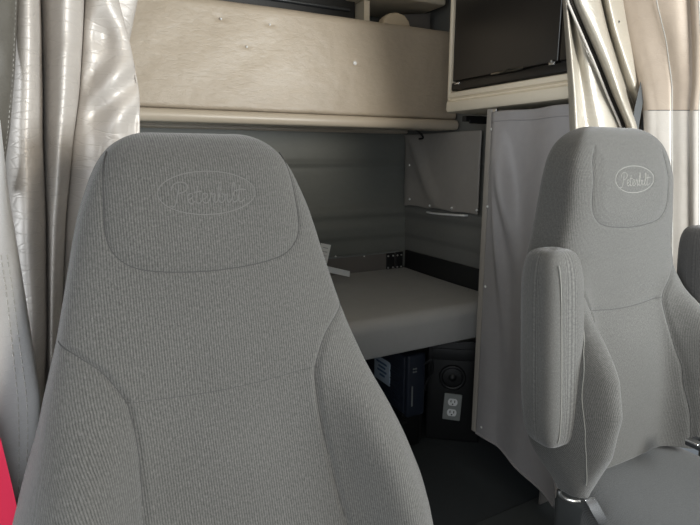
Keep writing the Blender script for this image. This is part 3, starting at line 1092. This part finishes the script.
def feat(x, z):
    """offset along +Y of the front cushion surface"""
    x = np.asarray(x, float)
    z = np.asarray(z, float)
    ax = np.abs(x)
    o = np.zeros(x.shape)
    # side bolsters swell out below the shoulders
    bz = np.where(z > 1.06, 0, smooth_interp(np.clip(z, .40, 1.07), [.40, .52, .64, .74, .82, .89, .95, 1.0, 1.07], [.3, .5, .88, 1.0, .93, .66, .27, .06, 0]))
    xb = np.interp(z, [.5, .7, .9, 1.05], [.252, .252, .226, .20]) + SP['bx'] * np.clip((.95 - z) / .2, 0, 1)
    o -= SP['ba'] * bz * np.exp(-(np.abs(ax - xb) / SP['bw']) ** 2.4)
    # middle sits back between them
    o += SP['mb'] * bz * np.exp(-(ax / .11) ** 4)
    # headrest cushion
    uz = U_LINE[::4]
    d = dist_poly(x, z, uz)
    inside = np.zeros(x.shape, bool)
    for p, q in zip(uz, np.roll(uz, -1, 0)):
        cr_ = ((p[1] > z) != (q[1] > z)) & (x < (q[0] - p[0]) * (z - p[1]) / (q[1] - p[1] + 1e-12) + p[0])
        inside ^= cr_
    d = np.where(inside, np.minimum(d, np.abs(1.322 - z) + .004), d)
    o -= np.where(inside, SP['pad'] * sstep(d / .035), 0) + .003 * np.exp(-(z - 1.235) ** 2 / .004) * np.exp(-(ax / .14) ** 4)
    # pressed seams
    o += .0026 * np.exp(-(d / .0040) ** 2)
    sd = dist_poly(-ax, z - SP['midz'], side_line()[::3])
    o += .0060 * np.exp(-(sd / .005) ** 2)
    md_ = dist_poly(x, z - SP['midz'], MID[::6])
    o += SP.get('mid', .003) * np.exp(-(md_ / .005) ** 2)
    od = dist_poly(x, z, np.vstack([OVAL[::2], OVAL[:1]]))
    o += .0016 * np.exp(-(od / .0025) ** 2)
    # gentle unevenness
    o += .0025 * np.sin(x * 17 + z * 9) * np.sin(z * 13 + 1)
    return o


NEXP = 5.0


def shape(t, z, cap):
    """section point at angle t, height z, shrunk by cap near the crown"""
    w = halfw(z) * cap[0]
    d = depth(z)
    c, s = np.cos(t), np.sin(t)
    x = w * np.sign(c) * np.abs(c) ** (2 / NEXP)
    yy = d / 2 * cap[1] * np.sign(s) * np.abs(s) ** (2 / NEXP)
    mid = front(z) + d / 2
    fwgt = np.clip(-s, 0, 1) ** .5
    kb = sstep((z - SP['zb']) / .11)
    x = x * (.90 + .10 * kb ** .6)
    yy = -d / 2 + (yy + d / 2) * (.12 + .88 * kb)
    return x, mid + yy + feat(x, z) * fwgt * (1 if cap[1] > .3 else cap[1] / .3)


def y_front(x, z):
    """front surface height for a point of the cloth, for seams and emblem"""
    w = halfw(z)
    d = depth(z)
    r = np.clip(np.abs(x) / w, 0, .9999)
    th = (1 - r ** NEXP) ** (1 / NEXP)
    c_ = r ** (NEXP / 2)
    s_ = np.sqrt(np.clip(1 - c_ * c_, 0, 1))
    cy = capf(z)[1]
    return front(z) + d / 2 - d / 2 * th * cy + feat(np.array([x]), np.array([z]))[0] * s_ ** .5


RC = .062


def capf(z):
    if z < SP['ZT'] - RC:
        return (1.0, 1.0)
    q = (z - (SP['ZT'] - RC)) / RC
    q = min(q, .99999)
    wy = (1 - q ** 2.2) ** (1 / 2.2)
    wx = 1 - .42 * (1 - (1 - q ** 3.2) ** (1 / 2.0))
    return (wx, wy)


def xc(X0, z):
    return X0 + SP['lean'] * max(0.0, .95 - float(z))


def make_backrest(parent, X0):
    nt = 420
    # denser samples on the front
    tt = np.linspace(0, 2 * math.pi, nt, endpoint=False)
    zl = list(np.linspace(SP['zb'], SP['ZT'] - RC, 330)) + [SP['ZT'] - RC + RC * math.sin(a) for a in np.linspace(.04, math.pi / 2 - .01, 36)]
    zl = np.array(zl)
    V = []
    UV = []
    for z in zl:
        cp = capf(float(z))
        # resample the section evenly in arc length
        x, y = shape(tt, np.full(nt, z), cp)
        dx = np.hypot(np.diff(np.append(x, x[0])), np.diff(np.append(y, y[0])))
        s = np.concatenate([[0], np.cumsum(dx)])
        # start the arc at the middle of the front
        tgt = np.linspace(0, s[-1], nt, endpoint=False)
        ti = np.interp(tgt, s, np.append(tt, 2 * math.pi))
        x, y = shape(ti, np.full(nt, z), cp)
        # arc coordinate measured from the front middle
        i0 = int(np.argmin(np.abs(x) + 10 * (y > front(z) + .05)))
        dx = np.hypot(np.diff(np.append(x, x[0])), np.diff(np.append(y, y[0])))
        s = np.concatenate([[0], np.cumsum(dx)])[:nt]
        V.append(np.stack([x + xc(X0, z), y, np.full(nt, z)], -1))
        k0 = int(np.argmin(np.abs(ti - 1.5 * math.pi)))
        u_ = s - s[k0] - x[k0] * -1
        UV.append(np.stack([u_, np.full(nt, z)], -1))
    V = np.concatenate(V)
    UV = np.concatenate(UV)
    nr = len(zl)
    f = grid_faces(nr, nt, wrap=True)
    f.append(tuple(range(nt)))
    f.append(tuple(range((nr - 1) * nt, nr * nt)))
    return mesh('backrest', V, f, M['fabric'], parent, uv=UV)


def stroke(mb, pts, X0, r, lift=.0):
    P = [np.array([xc(X0, z) + x, y_front(x, z) - lift, z]) for x, z in pts]
    mb.tube(P, r, 6)


# script lettering as pen strokes; unit = height of a small letter, baseline at 0
def script_strokes():
    S = []

    def arc(cx_, cy_, rx, ry, a0, a1, n=12):
        return [(cx_ + rx * math.cos(math.radians(a)), cy_ + ry * math.sin(math.radians(a))) for a in np.linspace(a0, a1, n)]
    # capital P with swash
    S.append([(.55, 1.9), (.35, 1.0), (.1, 0.05), (-.1, -.25), (-.35, -.15)])
    S.append([(-.15, 1.35), (-.05, 1.75), (.3, 2.08), (.8, 2.15), (1.2, 1.95), (1.25, 1.6), (1.0, 1.25), (.6, 1.08), (.32, 1.1)])
    # e
    def e(x):
        return [(x, .35), (x + .3, .5), (x + .5, .8), (x + .35, 1.0), (x + .12, .9), (x + .02, .5), (x + .12, .1), (x + .35, 0), (x + .65, .25)]
    S.append(e(1.15))
    # t
    S.append([(2.15, 1.75), (1.98, .9), (1.88, .3), (1.98, .02), (2.2, .05), (2.4, .3)])
    S.append([(1.75, 1.1), (2.45, 1.2)])
    S.append(e(2.42))
    # r
    S.append([(3.05, .25), (3.2, .7), (3.25, 1.0), (3.35, .85), (3.6, .9), (3.52, .5), (3.48, .15), (3.62, 0), (3.85, .25)])
    # b
    S.append([(3.85, .25), (4.1, 1.1), (4.25, 1.9), (4.12, 2.0), (3.98, 1.5), (3.9, .7), (3.95, .1), (4.2, 0), (4.45, .3), (4.45, .75), (4.2, .9)])
    S.append([(4.45, .75), (4.7, .75)])
    # i
    S.append([(4.75, .9), (4.68, .4), (4.72, .05), (4.9, .02), (5.1, .3)])
    S.append([(4.86, 1.3), (4.9, 1.36)])
    # l
    S.append([(5.1, .3), (5.38, 1.1), (5.5, 1.85), (5.38, 2.0), (5.25, 1.5), (5.18, .6), (5.25, .05), (5.45, .02), (5.65, .3)])
    # t with long bar
    S.append([(5.98, 1.75), (5.82, .9), (5.72, .3), (5.82, .02), (6.05, .05), (6.35, .35)])
    S.append([(5.45, 1.15), (6.0, 1.3), (6.5, 1.25)])
    return S


def make_emblem(parent, X0, mat):
    mb = MB()
    mb.tube([np.array([X0 + x, y_front(x, z) + .0004, z]) for x, z in OVAL], .0011, 6, closed=True)
    eo = mb.build('emblem_ring', mat, parent, label='stitched oval ring')
    mb = MB()
    for s in script_strokes():
        pts = cr(np.array(s), max(10, 5 * len(s))) if len(s) > 2 else np.array(s)
        pts = [((x - 3.05) * .0170, 1.231 + z * .0148) for x, z in pts]
        stroke(mb, pts, X0, SP['er'], -.0002)
    mb.build('emblem_lettering', mat, parent, label='script lettering inside the oval')


def superbox(name, lo, hi, n, mat, parent, X0=0, prof=None, nt=96, nz=60, lean=(0, 0), label=None, axis=2, taper=None, uvs=True):
    """pillow-like solid: superellipse sections stacked along an axis with rounded ends"""
    lo = np.array(lo, float)
    hi = np.array(hi, float)
    c = (lo + hi) / 2
    h = (hi - lo) / 2
    oth = [i for i in range(3) if i != axis]
    V = []
    UV = []
    a_ = np.sin(np.linspace(-math.pi / 2 + .02, math.pi / 2 - .02, nz))
    for q in a_:
        k = (1 - abs(q) ** n[1]) ** (1 / n[1])
        s0 = taper(q) if taper else (1, 1)
        for t in np.linspace(0, 2 * math.pi, nt, endpoint=False):
            cs, sn = math.cos(t), math.sin(t)
            p = np.zeros(3)
            p[axis] = c[axis] + h[axis] * q
            e0 = h[oth[0]] * k * np.sign(cs) * abs(cs) ** (2 / n[0]) * s0[0]
            e1 = h[oth[1]] * k * np.sign(sn) * abs(sn) ** (2 / n[0]) * s0[1]
            p[oth[0]] = c[oth[0]] + e0 + lean[0] * q
            p[oth[1]] = c[oth[1]] + e1 + lean[1] * q
            V.append(p)
            UV.append(((t if t < math.pi else t - 2 * math.pi) * (h[oth[0]] + h[oth[1]]) * .62, p[axis]))
    f = grid_faces(nz, nt, wrap=True)
    f.append(tuple(range(nt)))
    f.append(tuple(range((nz - 1) * nt, nz * nt)))
    return mesh(name, V, f, mat, parent, uv=UV if uvs else None, label=label)


def make_seat(X0, label, params):
    SP.clear()
    SP.update(params)
    root = thing('truck_seat', label, 'seat', (X0, .62, 0), 'cab bucket seats')
    br = make_backrest(root, X0)
    mb = MB()
    stroke(mb, U_LINE[6:-6], X0, .0010, -.0002)
    mb.build('headrest_seam', M['seam'], br)
    for s in (-1, 1):
        mb = MB()
        stroke(mb, [(s * -x, z + SP['midz']) for x, z in side_line()], X0, .0013, -.0006)
        mb.build('bolster_seam', M['seam'], br)
    if SP['mid'] > .002:
        for s in (-1, 1):
            mb = MB()
            stroke(mb, [(s * (x_ + SP['bx']), z_) for x_, z_ in cr(np.array([(.236, .93), (.262, .87), (.278, .78), (.281, .70), (.276, .63), (.262, .56)]), 40)], X0, .0010, -.0002)
            mb.build('edge_seam', M['thread2'], br)
    if SP.get('mid', 0):
        mb = MB()
        stroke(mb, [(x, z + SP['midz']) for x, z in MID], X0, .0009 if SP['mid'] > .002 else .0005, -.0002)
        mb.build('lumbar_seam', M['seam'], br)
    make_emblem(br, X0, M[SP['em']])
    # cushion
    nx_, ny_ = 150, 150
    V = []
    UV = []

    def top(x, y):
        z = SP['cz'] + .010 * math.exp(-((y - .35) / .2) ** 2) + .02 * math.exp(-((abs(x) - .24) / .05) ** 2) * 0
        if y < .20:
            z -= .25 * (.20 - y) ** 1.4
        return z
    # pillow of superellipse sections along Y
    ys = np.linspace(.13, .70 if SP['sx'] else .775, 90)
    nt = 140
    for y in ys:
        e = min((y - .13) / .08, 1)
        k = max(.02, (1 - (1 - e) ** 2.4)) ** .5
        for t in np.linspace(0, 2 * math.pi, nt, endpoint=False):
            cs, sn = math.cos(t), math.sin(t)
            x = float(np.interp(y + SP['cy'], [.3, .55, .66, .735, .9], [.292, .285, .245, .20, .20] if cs < 0 else [.292, .288, .286, .284, .28])) * (.9 + .1 * k) * np.sign(cs) * abs(cs) ** (2 / 5.0)
            zz = .075 * k * np.sign(sn) * abs(sn) ** (2 / 4.0)
            zc = SP['cz'] - .075
            z = zc + zz + (0 if sn < 0 else (top(x, y) - SP['cz']) * sn ** .3)
            V.append((X0 + x, y + SP['cy'], z))
            UV.append((x, y))
    f = grid_faces(len(ys), nt, wrap=True)
    f += [tuple(range(nt)), tuple(range((len(ys) - 1) * nt, len(ys) * nt))]
    mesh('seat_cushion', V, f, M['fabric_seat_shade'], root, uv=UV)
    base = MB()
    base.box((X0 - .20, .50, .30), (X0 + .255, .72 + SP['cy'], SP['cz'] - .02), .02)
    base.build('seat_frame', M['base'], root)
    bel = MB()
    st_ = .286 / 6
    for k in range(6):
        q = .008 * (k % 2)
        bel.box((X0 - .195 + q, .24 + q, .012 + k * st_), (X0 + .22 - q, .71 - q + SP['cy'], .012 + (k + 1) * st_), .006)
    bel.build('suspension_base', M['base'], root)
    return root


seat1 = make_seat(.195, 'grey ribbed cloth truck seat nearest the camera, oval emblem on its headrest', NEAR)
seat2 = make_seat(1.240, 'farther grey cloth truck seat at the right with its armrests folded up', FAR)


# armrests of the farther seat, folded up beside its backrest
def armrest(xc, mat, label, zlo=.648, zhi=1.098):
    xl = xc
    ar = superbox('armrest', (xl - .056, .734, zlo), (xl + .070, .842, zhi), (3.6, 5.0), mat, seat2, lean=(.004, .022), nt=120, nz=90, label=label,
                  taper=lambda q: (1 - .03 * max(0, -q) ** 2, 1 - .06 * max(0, -q) ** 2))
    return ar


a1 = armrest(.946, M['fabric'], 'grey armrest on the aisle side')
# its two stitched edges
for dx, mtn in ((-.024, 'thread2'), (.044, 'seam')):
    mb = MB()
    pts = []
    for q in np.linspace(-.90, .88, 40):
        z = .873 + .225 * q
        k = (1 - abs(q) ** 5.5) ** (1 / 5.5)
        r = abs(dx - .002) / (.058 * k)
        r = min(r, .98)
        y = .788 + .022 * q - .054 * k * (1 - .06 * max(0, -q) ** 2) * (1 - r ** 3.6) ** (1 / 3.6)
        pts.append((.946 + dx, y - .0003, z))
    mb.tube(pts, .0011, 6)
    mb.build('armrest_seam', M[mtn], a1)
a2 = armrest(1.552, M['fabric_arm_shade'], 'armrest on the door side, its cloth darkened for shade', .70, 1.112)
# belt bracket and lever on the aisle side of the seat
bk = MB()
q = [at(585, 500, 'Y', .672), at(596, 499, 'Y', .672), at(612, 527, 'Y', .65), at(601, 529, 'Y', .65)]
b = bmesh.new()
th = np.array([.004, .008, 0])
A = [b.verts.new(Vector(p)) for p in q]
B = [b.verts.new(Vector(p + th)) for p in q]
for k in range(4):
    b.faces.new((A[k], A[(k + 1) % 4], B[(k + 1) % 4], B[k]))
b.faces.new(A)
b.faces.new(B[::-1])
bmesh.ops.bevel(b, geom=b.edges[:], offset=.002, segments=2, profile=.5, affect='EDGES')
bk._add(b)
bk.build('belt_bracket', M['chrome'], seat2, label='chrome belt bracket')
MB().tube(cr(np.array([at(559, 490, 'Y', .76), at(560, 495, 'Y', .757), at(565, 499, 'Y', .752), at(572, 501, 'Y', .745), at(580, 501, 'Y', .735)]), 24), .0055, 10).build(
    'recline_lever', M['steel'], seat2, label='grey metal lever')

bu = thing('seat_belt_buckle', 'small silver belt buckle lying on the farther seat cushion at the right edge', 'buckle', (1.345, .655, .56))
q = at(701, 445, 'Y', .64)
mb = MB().box(q + np.array([-.018, -.02, -.010]), q + np.array([.030, .03, .004]), .004)
mb.build('buckle_body', M['belt_dark'], bu)
mb = MB().box(q + np.array([-.022, -.004, .003]), q + np.array([.000, .028, .009]), .002)
mb.box(q + np.array([.004, -.016, .003]), q + np.array([.03, .004, .012]), .002)
mb.build('tongue', M['chrome'], bu)

# ------------------------------------------------------------------ camera
cam = bpy.data.cameras.new('camera')
co = bpy.data.objects.new('camera', cam)
C.objects.link(co)
cam.sensor_width = 36
cam.lens = F / 700 * 36
cam.clip_start = .02
mw = Matrix.Identity(4)
for i in range(3):
    mw[i][0] = rt[i]
    mw[i][1] = upv[i]
    mw[i][2] = -fw[i]
    mw[i][3] = CAM[i]
co.matrix_world = mw
sc.camera = co

# ------------------------------------------------------------------ light: daylight through the windshield and doors, plus an added side fill
w = bpy.data.worlds.new('sky')
sc.world = w
w.use_nodes = True
bg = w.node_tree.nodes['Background']
bg.inputs[0].default_value = (.80, .90, 1.0, 1)
bg.inputs[1].default_value = .2


def area(name, loc, target, sx, sy, power, col, spread=180):
    l = bpy.data.lights.new(name, 'AREA')
    l.shape = 'RECTANGLE'
    l.size, l.size_y = sx, sy
    l.energy = power
    l.color = col
    l.spread = math.radians(spread)
    o = bpy.data.objects.new(name, l)
    C.objects.link(o)
    o.location = loc
    d = Vector(target) - Vector(loc)
    o.rotation_euler = d.to_track_quat('-Z', 'Y').to_euler()
    return o


area('windshield_daylight', (1.40, -1.25, 1.70), (1.0, 1.6, 1.5), .6, .7, 35, (1.0, .92, .79))
area('driver_window_daylight', (1.74, -.40, 1.28), (1.0, 1.0, 1.0), .8, .5, 46, (.90, .96, 1.0))
area('door_opening_daylight', (-.42, -.55, 1.2), (-.15, .45, .4), 1.0, 1.2, 12, (.92, .96, 1.0), 140)
area('sleeper_side_fill', (W_L + .02, 1.75, 1.15), (1.2, 1.3, .9), .6, .4, 1.6, (.88, .95, 1.0))  # added fill for faces turned left; this wall has no window opening
area('open_door_sky', (-3.5, -.5, 1.9), (1.0, 1.0, 1.0), 1.6, 1.6, 90, (.90, .95, 1.0))
area('dome_lamp', (.72, .95, 2.34), (.72, 1.35, 1.0), .5, .4, 1.0, (1.0, .78, .52))

sc.view_settings.view_transform = 'Standard'
sc.view_settings.look = 'None'
sc.view_settings.exposure = 0.0
sc.view_settings.gamma = 1.0
sc.view_settings.use_curve_mapping = False
